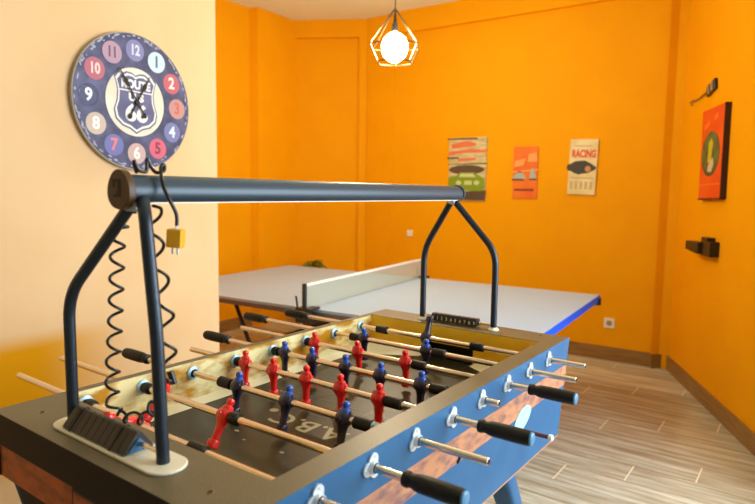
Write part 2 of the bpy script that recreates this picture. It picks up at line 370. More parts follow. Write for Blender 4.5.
# playing field with printed markings
PFM = MB().box((IX0, IY0, ZF-0.01), (IX1, IY1, ZF))
CXF, CYF = (IX0+IX1)/2, (IY0+IY1)/2
def ring2(mb, cx, cy, r0, r1, a0, a1, z, n=40):
    for k in range(n):
        t0 = a0+(a1-a0)*k/n; t1 = a0+(a1-a0)*(k+1)/n
        mb.add([(cx+r*math.cos(t), cy+r*math.sin(t), z) for r, t in ((r0, t0), (r1, t0), (r1, t1), (r0, t1))], [(0,1,2,3)])
mb = PFM.use(1); z = ZF+0.0006
ring2(mb, CXF, CYF, 0.098, 0.101, 0, 2*PI, z); mb.box((IX0+0.03, CYF-0.0015, z-0.0003), (IX1-0.03, CYF+0.0015, z))
for s, y in ((1, IY0+0.01), (-1, IY1-0.01)):
    for x0, x1, ya, yb in ((0.15, 0.153, y, y+s*0.17), (0.513, 0.516, y, y+s*0.17), (0.15, 0.516, y+s*0.167, y+s*0.17), (0.235, 0.238, y, y+s*0.08), (0.43, 0.433, y, y+s*0.08), (0.235, 0.433, y+s*0.077, y+s*0.08)):
        mb.box((x0, min(ya, yb), z-0.0003), (x1, max(ya, yb), z))
mb = PFM.use(2); Mt = frame_matrix((0.362, 0.372, ZF+0.0004), (-1, 0, 0), (0, -1, 0))
text_geo(mb, 'A.B.C', Mt, 0.090, 0.0003, sx=1.08, bold=0.0012)
mb.prism(ellipse(0.013, 0.012, 20, 0.145, -0.026), Mt, 0.0003)
for x, y, r in ((0.245, 0.245, 0.006), (0.30, 0.22, 0.004), (0.42, 0.225, 0.005), (0.12, 0.52, 0.004), (0.52, 0.62, 0.004)):
    mb.prism(ellipse(r*1.3, r*0.8, 12), Matrix.Translation((x, y, ZF+0.0003)), 0.0003)
PFM.build('playfield', [field, field_line2, field_line], table, smooth=0)
# sloping cream strips along the sides and in the corners
mb = MB()
mb.add([(IX0, IY0, ZF+0.012), (IX0+0.034, IY0, ZF+0.0008), (IX0+0.034, IY1, ZF+0.0008), (IX0, IY1, ZF+0.012), (IX0, IY0, ZF), (IX0, IY1, ZF)], [(0,1,2,3), (0,4,1), (3,2,5)])
mb.build('side_ramp', cream_strip, table, smooth=0)
mb = MB()
mb.add([(IX1, IY0, ZF+0.012), (IX1, IY1, ZF+0.012), (IX1-0.034, IY1, ZF+0.0008), (IX1-0.034, IY0, ZF+0.0008), (IX1, IY0, ZF), (IX1, IY1, ZF)], [(0,1,2,3), (0,3,4), (1,5,2)])
mb.build('side_ramp', cream_strip, table, smooth=0)
for xa, xb in ((IX0, GX0), (IX1, GX1)):
    for y, s in ((IY1, -1), (IY0, 1)):
        xm = xb-(xb-xa)*0.10
        MB().add([(xa, y, ZF+0.026), (xm, y, ZF+0.012), (xb, y+s*0.004, ZF+0.001), (xb, y+s*0.03, ZF+0.001), (xa, y+s*0.16, ZF+0.001), (xa, y, ZF), (xb, y, ZF)],
                 [(0,1,2,3,4), (0,4,5), (0,5,6,1), (1,6,2)]).build('corner_ramp', cream_strip, table, smooth=0)

# bearings
def flange_mesh():
    mb = MB(); M = frame_matrix((0, 0, 0), (0, 1, 0), (0, 0, 1)); pts = []
    for k in range(48):
        a = 2*PI*k/48; r = 0.0155+0.0105*abs(math.cos(1.5*(a-PI/2)))**1.3
        pts.append((r*math.cos(a), r*math.sin(a)))
    mb.prism(pts, M, 0.004)
    mb.rev((0.003, 0, 0), (1, 0, 0), [(0, 0.0135), (0.005, 0.0125), (0.009, 0.0112)], 20)
    for k in range(3):
        a = PI/2+2*PI*k/3+0; mb.rev((0.0035, 0.0195*math.cos(a), 0.0195*math.sin(a)), (1, 0.0195*math.cos(a), 0.0195*math.sin(a)), [(0, 0.003), (0.0022, 0.0022)], 10)
    mb.use(1).rev((0.0115, 0, 0), (1, 0, 0), [(0, 0.0098), (0.0012, 0.0098)], 16)
    return mb.mesh('rod_bearing', [mat('cast_alloy', '#dbe6ee', 0.32, 0.4), black])
def inner_bearing_mesh():
    mb = MB(); mb.rev((0, 0, 0), (1, 0, 0), [(0, 0.019), (0.004, 0.019), (0.007, 0.0145)], 20)
    mb.use(1).rev((0.0065, 0, 0), (1, 0, 0), [(0, 0.0115), (0.002, 0.0115)], 16)
    return mb.mesh('rod_bearing', [mat('blue_grey_bearing', '#9fc3d6', 0.35, 0.3), black])
def place(name, me, parent, world_loc, rot=(0,0,0), label=None):
    o = bpy.data.objects.new(name, me); COL.objects.link(o); o.parent = parent; o.location = Vector(world_loc)-WORLD[parent.name]; o.rotation_euler = rot
    WORLD[o.name] = Vector(world_loc)
    if label: o['label'] = label
    return o
FM, IM = flange_mesh(), inner_bearing_mesh()
for i in range(8):
    place('rod_bearing', FM, table, (X1+0.0005, 0.15*i, ZR), (random.uniform(-0.5, 0.3), 0, 0))
    place('rod_bearing', IM, table, (IX0+0.0018, 0.15*i, ZR))

# players
def player_mesh(name, mats):
    mb = MB()
    def sect(z, a, b, yo=0.0, n=14, p=2.6):
        r = []
        for k in range(n):
            t = 2*PI*k/n; c, s_ = math.cos(t), math.sin(t)
            r.append(Vector((1.14*a*math.copysign(abs(c)**(2/p), c), yo+b*math.copysign(abs(s_)**(2/p), s_), z)))
        return r
    # foot block, ankles, legs, hips, chest, shoulders, neck, head in one surface
    prof = [(-0.0735, .0100, .0105, .0), (-0.0715, .0118, .0122, 0), (-0.0595, .0118, .0122, 0), (-0.0555, .0104, .0108, 0), (-0.0545, .0080, .0075, 0), (-0.040, .0084, .0072, 0),
            (-0.026, .0092, .0078, 0), (-0.016, .0112, .0110, 0), (-0.008, .0142, .0146, 0), (0.004, .0150, .0150, 0), (0.0105, .0146, .0126, 0)]
    top = [(0.0135, .0126, .0100, 0), (0.0185, .0118, .0088, 0), (0.0210, .0100, .0080, 0), (0.0228, .0062, .0064, 0), (0.0250, .0060, .0064, 0), (0.0270, .0072, .0080, 0), (0.0320, .0076, .0084, 0), (0.0355, .0070, .0078, 0), (0.0375, .0052, .0058, 0), (0.0382, .0015, .0015, 0)]
    mb.loft([sect(*q) for q in prof+top[:1]])
    mb.use(1 if len(mats) > 1 else 0).loft([sect(*q) for q in top])
    # arms against the sides and the clamp around the rod
    mb.use(0)
    for s in (-1, 1): mb.tube([(s*0.0120, 0, 0.0175), (s*0.0158, -0.001, 0.011), (s*0.0160, -0.004, 0.001), (s*0.0120, -0.008, -0.007)], [0.0038, 0.0044, 0.0042, 0.0034], 8)
    mb.rev((-0.0165, 0, 0), (1, 0, 0), [(0, 0.0128), (0.002, 0.0145), (0.031, 0.0145), (0.033, 0.0128)], 18)
    mb.rev((0, -0.0160, 0.002), (0, -1, 0.002), [(0, 0.0028), (0.0022, 0.0024)], 8)
    return mb.mesh(name, mats, 40)
PR = player_mesh('player_figure', [redm]); PN = player_mesh('player_figure', [navy, royal])
def bumper_mesh(L):
    return MB().rev((-L/2, 0, 0), (1, 0, 0), [(0, 0.0125), (0.0015, 0.0140), (L-0.0015, 0.0140), (L, 0.0125)], 18).mesh('bumper', black)
BMs, BMl = bumper_mesh(0.024), bumper_mesh(0.046)
def handle_mesh(s):
    L = 0.122; mb = MB()
    prof = [(0, .0105), (.0015, .0142), (.010, .0150), (.014, .0128), (.020, .0128), (.026, .0150), (.034, .0162), (.085, .0166), (.112, .0160), (.118, .0150)]
    mb.rev((0, 0, 0), (s, 0, 0), prof, 12)
    mb.use(1).rev((s*0.1175, 0, 0), (s*2, 0, 0), [(0, .0142), (.004, .0135), (.0055, .0105)], 16)
    return mb.mesh('handle', [black, capblue], 30)
HR, HL = handle_mesh(1), handle_mesh(-1)
#        left end, right end, left handle start, right handle start, players, bumpers, tilt (degrees about the rod)
rods = [
 (-0.335, 0.90, None, 0.80, [(0.205, -118)], [(0.028, 0), (0.412, 1)]),
 (-0.413, 0.80, None, 0.797, [(0.082, -42), (0.318, -32)], [(0.022, 0), (0.352, 0)]),
 (-0.215, 0.888, -0.205, None, [(0.187, -10), (0.362, -16), (0.538, -14)], [(0.141, 1), (0.584, 1)]),
 (-0.205, 0.80, None, 0.792, [(0.045, -2), (0.160, 1), (0.285, -2), (0.404, 2), (0.525, -2)], [(0.014, 0), (0.560, 1)]),
 (-0.21, 0.771, -0.205, None, [(0.055, 0), (0.170, 3), (0.297, 0), (0.420, -3), (0.551, -4)], [(0.018, 0), (0.596, 1)]),
 (-0.315, 0.79, None, 0.785, [(0.045, 5), (0.225, 8), (0.403, 4)], [(0.014, 0), (0.444, 1)]),
 (-0.345, 0.858, -0.341, None, [(0.134, 3), (0.382, -2)], [(0.100, 1), (0.422, 1)]),
 (-0.27, 0.837, -0.262, None, [(0.290, 160)], [(0.103, 1), (0.478, 1)]),
]
for i, (xl, xr, hl, hr, pls, bps) in enumerate(rods):
    y = 0.15*i
    mb = MB(); mb.rev((xl, y, ZR), (9, y, ZR), [(0, 0.0068), (0.0012, 0.0080), (xr-xl-0.0012, 0.0080), (xr-xl, 0.0068)], 16)
    mb.use(1)
    if hr is None: mb.cyl((xr-0.0005, y, ZR), (xr+0.0007, y, ZR), 0.0052, seg=12)
    if hl is None: mb.cyl((xl+0.0005, y, ZR), (xl-0.0007, y, ZR), 0.0052, seg=12)
    if i == 2: mb.cyl((0.828, y, ZR-0.006), (0.822, y, ZR-0.021), 0.0028, seg=8)
    rod = mb.build('player_rod', [chrome, black], table, loc=(0.33, y, ZR))
    rod['label'] = 'steel rod with red players' if i in (0, 1, 3, 5) else 'steel rod with navy players'
    for x, t in pls:
        place('player_figure', PR if i in (0, 1, 3, 5) else PN, rod, (x, y, ZR), (math.radians(t), 0, 0), 'red player' if i in (0, 1, 3, 5) else 'navy player with blue head')
    for x, big in bps: place('bumper', BMl if big else BMs, rod, (x+(0.008 if big and x > 0.3 else 0), y, ZR))
    if i == 2:
        mb = MB(); pts = []
        for k in range(49): a = 2*PI*k/8; pts.append((0.618+0.0004*k, y+0.0115*math.cos(a), ZR+0.0115*math.sin(a)))
        mb.tube(pts, 0.0012, 6); mb.build('spring', steel, rod)
        MB().rev((0.638, y, ZR), (1, y, ZR), [(0, 0.0155), (0.003, 0.0165), (0.010, 0.0155)], 18).build('washer', black, rod)
    if hr is not None: place('handle', HR, rod, (hr, y, ZR))
    if hl is not None: place('handle', HL, rod, (hl, y, ZR))

# oval plate, ball-release pull and screws
mb = MB(); M = frame_matrix((X1+0.0003, 0.862, ZR-0.128), (0, 1, 0), (0, 0, 1))
lens = []
for k in range(33):
    t = k/32*2*PI; a, b = 0.060, 0.030; lens.append((a*math.copysign(abs(math.cos(t))**1.25, math.cos(t)), b*math.sin(t)))
Mr = M @ Matrix.Rotation(math.radians(14), 4, 'Z')
mb.prism(lens[:-1], Mr, 0.003); mb.build('oval_plate', mat('pale_cyan_plate', '#a9dcea', 0.35), table, smooth=30, bevel=0.001)
mb = MB().cyl((X1, 0.885, ZR-0.172), (X1+0.072, 0.885, ZR-0.172), 0.0058, seg=12); pu = mb.build('ball_release_pull', mat('rusty_pull_rod', '#6e3b32', 0.4, 0.3), table)
MB().rev((X1+0.070, 0.885, ZR-0.172), (2, 0.885, ZR-0.172), [(0, 0.007), (0.002, 0.0095), (0.010, 0.0095), (0.013, 0.006)], 14).build('knob', white, pu)
for x, y in ((0.072, -0.126), (0.619, -0.127), (0.291, 1.205), (0.64, 1.205)):
    mb = MB(); mb.rev((x, y, ZT-0.001), (x, y, 3), [(0, 0.0072), (0.0016, 0.0068)], 16); mb.use(1).rev((x, y, ZT+0.0003), (x, y, 3), [(0, 0.0045), (0.0008, 0.0045)], 12)
    mb.build('rim_screw', [mat('brown_brass_screw', '#8a7554', 0.35, 0.7), black], table)
# splayed legs
for sx, sy in ((1, 1), (1, -1), (-1, 1), (-1, -1)):
    xt = CXF+0.04+sx*0.25; yt = 0.525+sy*0.375; p0 = Vector((xt, yt, ZR-0.262)); p1 = Vector((xt+sx*0.02, yt+sy*0.36, 0.0))
    mb = MB()
    rings = []
    for t, a, b in ((0, 0.040, 0.040), (0.35, 0.036, 0.034), (0.97, 0.030, 0.028)):
        c = p0.lerp(p1, t); rings.append([Vector((c.x+q[0], c.y+q[1], c.z)) for q in rounded(2*a, 2*b, 0.018, 4)])
    mb.loft(rings); lg = mb.build('leg', blue, table, smooth=40)
    c = p0.lerp(p1, 0.97)
    MB().cyl((c.x, c.y, c.z), (c.x, c.y, 0.0), 0.034, 0.038, 20).build('levelling_foot', black, lg)
    MB().box((xt-0.05, yt-0.052, ZR-0.292), (xt+0.05, yt+0.052, ZR-0.275)).build('leg_bracket', black2, table, smooth=0, bevel=0.006)

# ------------------------------------------------------------------ overhead lamp standing on the table
lamp = thing('overhead_table_lamp', 'grey metal light bar on two bent tube frames over the football table', 'lamp', (0.333, 0.53, ZT))
def dense(pts, r=0.05, n=7):
    out = [Vector(pts[0])]
    for i in range(1, len(pts)-1):
        a, b, c = Vector(pts[i-1]), Vector(pts[i]), Vector(pts[i+1]); p = b+(a-b).normalized()*r; q = b+(c-b).normalized()*r
        for k in range(n+1):
            t = k/n; out.append(p.lerp(b, t).lerp(b.lerp(q, t), t))
    out.append(Vector(pts[-1])); return out
NA = Vector((0.372, -0.092, ZR+0.472)); FA = Vector((0.310, 1.180, ZR+0.472))
nf = MB()
MB_r = 0.0112
nf.tube(dense([(0.182, -0.117, ZT), (0.180, -0.117, ZR+0.290), (NA.x-0.006, NA.y, NA.z)]), MB_r, 14)
nf.tube(dense([(0.482, -0.117, ZT), (0.472, -0.117, ZR+0.250), (0.438, -0.112, ZR+0.462), (NA.x+0.03, NA.y, NA.z+0.008)], 0.03), MB_r, 14)
nf.build('tube_frame', tubem, lamp)
ff = MB()
ff.tube(dense([(0.194, 1.18, ZT), (0.195, 1.18, ZR+0.295), (FA.x-0.006, FA.y, FA.z)]), MB_r, 14)
ff.tube(dense([(0.481, 1.18, ZT), (0.481, 1.18, ZR+0.300), (FA.x+0.006, FA.y, FA.z)]), MB_r, 14)
ff.build('tube_frame', tubem, lamp)
# plates
mb = MB(); ca, sa = math.cos(math.radians(0)), 0
mb.prism(rounded(0.376, 0.074, 0.0365, 9), Matrix.Translation((0.337, -0.118, ZT)), 0.005); mb.build('base_plate', platem, lamp, bevel=0.0015)
for x in (0.194, 0.481): MB().rev((x, 1.18, ZT), (x, 1.18, 3), [(0, 0.019), (0.003, 0.019), (0.006, 0.0135), (0.010, 0.0125)], 18).build('foot_ring', platem, lamp)
# bar
def egg(w, h, n=36, flat=0.0):
    pts = []
    for k in range(n):
        a = 2*PI*k/n; x = w/2*math.cos(a)*(1-0.16*math.sin(a)); z = h/2*math.sin(a)
        if z < -h/2*(1-flat): z = -h/2*(1-flat)
        pts.append((x, z))
    return pts
NB = Vector((0.3815, -0.112, ZR+0.4985)); FB = Vector((0.3130, 1.196, ZR+0.501))
bd = (FB-NB).normalized(); bx = bd.cross(Vector((0,0,1))).normalized(); Mb = frame_matrix(NB, bx, Vector((0,0,1)).cross(Vector((0,0,0))) if False else bx.cross(bd))
# local X across, Y up, Z = X x Y
Mb = frame_matrix(NB, bx, Vector((0,0,1))); zdir = (Mb.to_3x3() @ Vector((0,0,1))).dot(bd); Lb = (FB-NB).length
mb = MB(); mb.prism(egg(0.056, 0.052, flat=0.12), Mb, Lb*zdir); mb.build('light_bar', barm, lamp, smooth=30)
mb = MB(); mb.prism(rounded(0.030, Lb-0.03, 0.002, 2), Matrix.Translation(NB.lerp(FB, 0.5)+Vector((0,0,-0.0255))) @ Matrix.Rotation(math.atan2(-bd.x, bd.y), 4, 'Z'), 0.0035)
mb.build('diffuser', white, lamp, smooth=0)
for P, s, cm, lb in ((NB, -1, capm, 'bronze brown end cap with a black stamped mark'), (FB, 1, barm, None)):
    M = frame_matrix(P, bx, Vector((0,0,1))); mb = MB(); mb.prism(egg(0.062, 0.069) if s == -1 else egg(0.066, 0.056), M, (0.015 if s == -1 else 0.010)*s*zdir)
    e = mb.build('end_cap', cm, lamp, smooth=30, bevel=0.002, label=lb)
    if s == -1:
        M2 = frame_matrix(P+bd*(-0.0152), bx, Vector((0,0,1))) ; M2.translation = P-bd*0.0152
        k = MB()
        for poly in ([(-.012,.018),(.007,.018),(.007,.013),(-.012,.013)], [(-.012,.013),(-.006,.013),(-.006,.003),(-.012,.003)], [(.001,.013),(.007,.013),(.007,-.014),(.001,-.014)], [(-.010,-.009),(.001,-.009),(.001,-.014),(-.010,-.014)], [(-.003,-.004),(.001,-.000),(.001,-.006),(-.001,-.009)]):
            k.prism([(x*1.15, z*0.95) for x, z in poly], M2, -0.0006*zdir)
        k.build('stamped_mark', black, e, smooth=0)
MB().rev(NA+Vector((0,0,-0.012)), NA+Vector((0,0,1)), [(0, 0.012), (0.004, 0.017), (0.016, 0.017)], 16).build('socket', steel, lamp)
MB().rev(FA+Vector((0,0,-0.012)), FA+Vector((0,0,1)), [(0, 0.012), (0.004, 0.017), (0.016, 0.017)], 16).build('socket', steel, lamp)
beadm = mat('dark_brown_bead', '#221c14', 0.45)
# bead scorers between each pair of legs
def scorer(y, xa, xb, x0, x1, near):
    z = ZR+(0.0525 if near else 0.049)
    rodp = MB().cyl((xa, y, z), (xb, y, z), 0.0045, seg=10).build('score_rod', chrome, lamp)
    n = 10; w = (x1-x0)/n
    for k in range(n):
        a = x0+w*k+w*0.01; M = frame_matrix((a, y, z), (0, 1, 0), (0, 0, 1)); mb = MB()
        hh = 0.021 if near else 0.019
        mb.prism([(-0.032, -0.013), (-0.029, -0.0145), (0.026, -0.0145), (0.029, -0.013), (0.006, hh-0.002), (0.003, hh), (-0.003, hh), (-0.006, hh-0.002)] if near else
                 [(-0.017, -0.012), (0.017, -0.012), (0.015, 0.006), (0.009, 0.014), (-0.009, 0.014), (-0.015, 0.006)], M, w*(0.975 if near else 0.94))
        b = mb.build('score_bead', beadm if near else black2, rodp, smooth=0, bevel=0.0012)
        if not near:
            lt = MB(); M2 = frame_matrix((a+w*0.47, y-0.0165, z-0.002), (1, 0, 0), (0, 0.12, 1)); text_geo(lt, str(k), M2, 0.016, 0.0005, bold=0.0003)
            NUMS.v += []; NUMS.add(lt.v, lt.f)
    return rodp
NUMS = MB()
r1 = scorer(-0.117, 0.182, 0.483, 0.200, 0.412, True)
r2 = scorer(1.18, 0.194, 0.481, 0.240, 0.424, False)
NUMS.build('bead_number', mat('pale_number_print', '#cfc8a8', 0.5), r2, smooth=0)
for x in (0.226, 0.366):
    M = frame_matrix((x, -0.117, ZR+0.0525), (0, 1, 0), (0, 0, 1))
    MB().prism([(-0.0335, -0.014), (0.0305, -0.014), (0.0065, 0.0215), (-0.0065, 0.0215)], M, 0.005).build('tape_band', black, r1, smooth=0)
M = frame_matrix((0.4125, -0.117, ZR+0.0525), (0, 1, 0), (0, 0, 1)); mb = MB(); mb.prism([(-0.024, -0.0125), (0.020, -0.0125), (0.001, 0.009), (-0.002, 0.009)], M, 0.001)
mb.build('end_face', mat('blue_end_face', '#24608f', 0.4), r1, smooth=0)

# coiled cable from the bar down to the rim and up beside the other tube
def lerp_pts(P, n):
    out = []
    L = [0]
    for a, b in zip(P, P[1:]): L.append(L[-1]+(b-a).length)
    for k in range(n+1):
        s = L[-1]*k/n; i = max(j for j in range(len(P)-1) if L[j] <= s+1e-9); t = (s-L[i])/max(L[i+1]-L[i], 1e-9); out.append(P[i].lerp(P[i+1], min(t, 1)))
    return out
def coil(path, turns, r, n=420, fade=0.02):
    P = lerp_pts([Vector(p) for p in path], n); out = []; up = Vector((0, 1, 0))
    for i, p in enumerate(P):
        t = (P[min(i+4, n)]-P[max(i-4, 0)]).normalized(); X = t.cross(up)
        X = X.normalized() if X.length > 1e-3 else Vector((1,0,0)); Y = X.cross(t).normalized()
        a = 2*PI*turns*i/n; f = min(1, i/n/fade, (n-i)/n/fade); out.append(p+X*(r*f*math.cos(a))+Y*(r*f*math.sin(a)))
    return out
cz = ZR
pts = coil([(0.345, -0.080, cz+0.465), (0.314, -0.080, cz+0.438), (0.299, -0.080, cz+0.404), (0.294, -0.080, cz+0.366), (0.286, -0.080, cz+0.289), (0.279, -0.080, cz+0.229), (0.268, -0.080, cz+0.159), (0.261, -0.080, cz+0.087), (0.272, -0.076, cz+0.058)], 10.3, 0.0120, 520)
pts += coil([(0.272, -0.076, cz+0.056), (0.323, -0.070, cz+0.062), (0.356, -0.070, cz+0.068), (0.392, -0.070, cz+0.105)], 3.0, 0.0105, 160)[1:]
mb = MB(); mb.tube(pts, 0.0030, 8)
lampcable = mb.build('coiled_cable', black2, lamp, smooth=60)
pts = coil([(0.398, -0.070, cz+0.470), (0.414, -0.080, cz+0.42), (0.432, -0.085, cz+0.36), (0.452, -0.088, cz+0.30), (0.458, -0.088, cz+0.22), (0.462, -0.088, cz+0.165)], 5.0, 0.0140, 300)
mb = MB(); mb.tube(pts, 0.0030, 8); mb.build('coiled_cable', black2, lamp, smooth=60)
MB().cyl((0.450, -0.078, cz+0.180), (0.462, -0.078, cz+0.160), 0.0065, 0.0055, 10).build('cable_plug', black2, lamp)

# yellow plug hanging by its cord from the bar
pl = thing('hanging_plug', 'small yellow two-pin plug hanging on a black cord from the light bar', 'plug', (0.43, -0.045, 1.333))
mb = MB()
M = Matrix.Translation((0.4300, -0.047, 1.3330)) @ Matrix.Rotation(math.radians(35), 4, 'Z') @ Matrix.Rotation(math.radians(4), 4, 'Y')
mb.box((-0.0135, -0.012, -0.0165), (0.0135, 0.012, 0.0165), M)
mb.build('plug_body', mat('yellow_plastic', '#e8a915', 0.35, coat=0.3), pl, smooth=0, bevel=0.0025)
mb = MB(); [mb.cyl(M @ Vector((x, 0, -0.016)), M @ Vector((x, 0, -0.029)), 0.0019, seg=8) for x in (-0.0045, 0.0045)]; mb.build('pin', steel, pl)
def smoothpts(P, n=8):
    P = [Vector(p) for p in P]; Q = [P[0]]+P+[P[-1]]; out = []
    for i in range(1, len(Q)-2):
        a, b, c, d = Q[i-1:i+3]
        for k in range(n):
            t = k/n; out.append(0.5*((2*b)+(c-a)*t+(2*a-5*b+4*c-d)*t*t+(3*b-a-3*c+d)*t**3))
    out.append(P[-1]); return out
bt = ZR+0.5255
cord = [(0.430, -0.0445, 1.355), (0.430, -0.0450, 1.376), (0.427, -0.056, 1.401), (0.420, -0.061, 1.420), (0.412, -0.060, 1.436), (0.402, -0.055, 1.448), (0.396, -0.051, 1.458), (0.394, -0.046, 1.464), (0.394, -0.042, 1.461), (0.393, -0.043, 1.453), (0.391, -0.052, 1.449),
        (0.389, -0.058, 1.450), (0.386, -0.064, 1.459), (0.385, -0.070, 1.472), (0.384, -0.071, 1.462), (0.385, -0.073, 1.451), (0.385, -0.081, 1.450), (0.385, -0.089, 1.454), (0.385, -0.096, 1.468), (0.380, -0.092, 1.458), (0.372, -0.084, 1.449)]
mb = MB(); mb.tube(smoothpts(cord), 0.0034, 8); mb.build('cord', black2, pl, smooth=60)
MB().cyl((0.4300, -0.0455, 1.348), (0.4300, -0.0445, 1.360), 0.0018, seg=8).build('wire_end', steel, pl)

# ------------------------------------------------------------------ table tennis table
TA = 0.0857859; TD = Vector((math.cos(TA), math.sin(TA), 0)); TN = Vector((-TD.y, TD.x, 0)); TO = Vector((-2.4088, 1.7438, 0)); TZ = 0.736
def tt(u, v, z): return TO+TD*u+TN*v+Vector((0,0,z))
tc = tt(1.37, 0.7625, 0)
tten = thing('table_tennis_table', 'grey-blue table tennis table with bright blue end rail, behind the football table', 'table', tuple(tc))
ttop = mat('grey_blue_table_top', '#a2b6d0', 0.5, spec=0.3); ttblue = mat('bright_blue_rail', '#0857e6', 0.5, spec=0.2); ttdark = mat('dark_steel_frame', '#2b2621', 0.45, 0.3)
ttedge = mat('brown_grey_apron', '#6e5f55', 0.5)
for u0, u1 in ((0.0, 1.367), (1.373, 2.74)):
    pass
    mb = MB(); a = [tt(u0, 0, TZ-0.018), tt(u1, 0, TZ-0.018), tt(u1, 1.525, TZ-0.018), tt(u0, 1.525, TZ-0.018)]; b = [p+Vector((0,0,0.018)) for p in a]
    mb.hexa(a+b); top = mb.build('table_top', ttop, tten, smooth=0, bevel=0.002)
    mb = MB()
    for v0, v1 in ((0, 0.02), (1.505, 1.525), (0.7565, 0.7685)):
        pass
    for v0, v1 in ((0.002, 0.022), (1.503, 1.523), (0.761, 0.764)):
        p = [tt(u0+0.002, v0, TZ+0.0002), tt(u1-0.002, v0, TZ+0.0002), tt(u1-0.002, v1, TZ+0.0002), tt(u0+0.002, v1, TZ+0.0002)]; mb.hexa(p+[q+Vector((0,0,0.0004)) for q in p])
    mb.build('white_line', mat('pale_court_line', '#b9bdc9', 0.45), top, smooth=0)
def ttbox(u0, u1, v0, v1, z0, z1, name, m, par=tten, bevel=0.0):
    a = [tt(u0, v0, z0), tt(u1, v0, z0), tt(u1, v1, z0), tt(u0, v1, z0)]; h = Vector((0,0,z1-z0))
    return MB().hexa(a+[p+h for p in a]).build(name, m, par, smooth=0, bevel=bevel)
ttbox(2.725, 2.745, 0, 1.525, TZ-0.045, TZ-0.001, 'end_rail', ttblue)
ttbox(-0.005, 0.015, 0, 1.525, TZ-0.045, TZ-0.001, 'end_rail', ttblue)
ttbox(0.0, 2.74, 0.0, 0.02, TZ-0.045, TZ-0.018, 'side_apron', ttedge)
ttbox(0.0, 2.74, 1.505, 1.525, TZ-0.045, TZ-0.018, 'side_apron', ttedge)
ttbox(2.68, 2.735, 0.02, 0.07, TZ-0.10, TZ-0.045, 'corner_bracket', ttdark); ttbox(2.70, 2.755, 1.47, 1.52, TZ-0.065, TZ-0.02, 'corner_bracket', ttdark)
ttbox(2.60, 2.67, 0.2, 0.26, TZ-0.12, TZ-0.045, 'corner_bracket', ttdark)
for u, du in ((0.62, 0.30), (2.12, -0.30)):
    for v in (0.18, 1.345):
        mb = MB().tube([tt(u, v, TZ-0.04), tt(u+du*0.5, v, 0.38), tt(u+du, v, 0.07)], 0.014, 10); lg = mb.build('leg', ttdark, tten)
        for s in (-1, 1):
            q = tt(u+du, v, 0.035); MB().cyl(q+TN*(s*0.02), q+TN*(s*0.034), 0.035, seg=20).build('caster_wheel', black, lg)
    MB().cyl(tt(u+du, 0.15, 0.08), tt(u+du, 1.375, 0.08), 0.014, seg=10).build('cross_bar', ttdark, tten)
    MB().cyl(tt(u+du*0.5, 0.18, 0.38), tt(u+du*0.5, 1.345, 0.38), 0.012, seg=10).build('cross_bar', ttdark, tten)
for v in (0.18, 1.345): MB().cyl(tt(0.92, v, 0.09), tt(1.82, v, 0.09), 0.014, seg=10).build('cross_bar', ttdark, tten)
# net
UN = 1.42
def tt(u, v, z): return TO+TD*(u-0.046*v)+TN*v+Vector((0,0,z))     # the net sits slightly askew
net = thing('table_tennis_net', 'pale net with white top tape clamped across the grey-blue table', 'net', tuple(tt(UN, 0.7625, TZ)))
mb = MB(); zb, zt = TZ+0.006, TZ+0.140; v0, v1 = -0.06, 1.585
nv = 170
for k in range(nv+1):
    v = v0+(v1-v0)*k/nv; a = tt(UN, v, zb); mb.hexa([a+TD*-0.0006+TN*-0.0014, a+TD*0.0006+TN*-0.0014, a+TD*0.0006+TN*0.0014, a+TD*-0.0006+TN*0.0014]+[q+Vector((0,0,zt-zb)) for q in (a+TD*-0.0006+TN*-0.0014, a+TD*0.0006+TN*-0.0014, a+TD*0.0006+TN*0.0014, a+TD*-0.0006+TN*0.0014)])
for k in range(15):
    z = zb+(zt-zb)*k/14; a, b = tt(UN, v0, z), tt(UN, v1, z)
    mb.hexa([a+TD*-0.0006, b+TD*-0.0006, b+TD*0.0006, a+TD*0.0006]+[q+Vector((0,0,0.0028)) for q in (a+TD*-0.0006, b+TD*-0.0006, b+TD*0.0006, a+TD*0.0006)])
mb.build('net_mesh', mat('pale_net_thread', '#b9c4b6', 0.7), net, smooth=0)
def nbox(u0, u1, v0, v1, z0, z1, name, m, bevel=0): return ttbox(UN+u0, UN+u1, v0, v1, z0, z1, name, m, net, bevel)
nbox(-0.003, 0.003, -0.06, 1.585, TZ+0.138, TZ+0.153, 'top_tape', mat('white_net_tape', '#f4f1e6', 0.6))
for s, v in ((-1, -0.065), (1, 1.59)):
    nbox(-0.011, 0.011, v-0.011, v+0.011, TZ-0.02, TZ+0.156, 'net_post', black2, 0.003)
    nbox(-0.055, 0.05, min(v, v-s*0.09), max(v, v-s*0.09), TZ+0.001, TZ+0.012, 'clamp_jaw', black2, 0.002)
    nbox(-0.055, 0.05, min(v, v-s*0.07), max(v, v-s*0.07), TZ-0.075, TZ-0.047, 'clamp_body', black2, 0.004)
    nbox(-0.06, 0.055, v-0.012, v+0.012, TZ-0.075, TZ+0.012, 'clamp_side', black2, 0.004)
    q = tt(UN-0.045, v-s*0.03, TZ-0.10); MB().cyl(q, q+Vector((0,0,0.05)), 0.006, seg=10).build('clamp_screw', steel, net)
    q = tt(UN-0.052, v, TZ+0.01); MB().tube([q, q+Vector((-0.004,0,0.035)), q+Vector((-0.012,0,0.068))], 0.006, 8).build('tension_lever', black2, net)

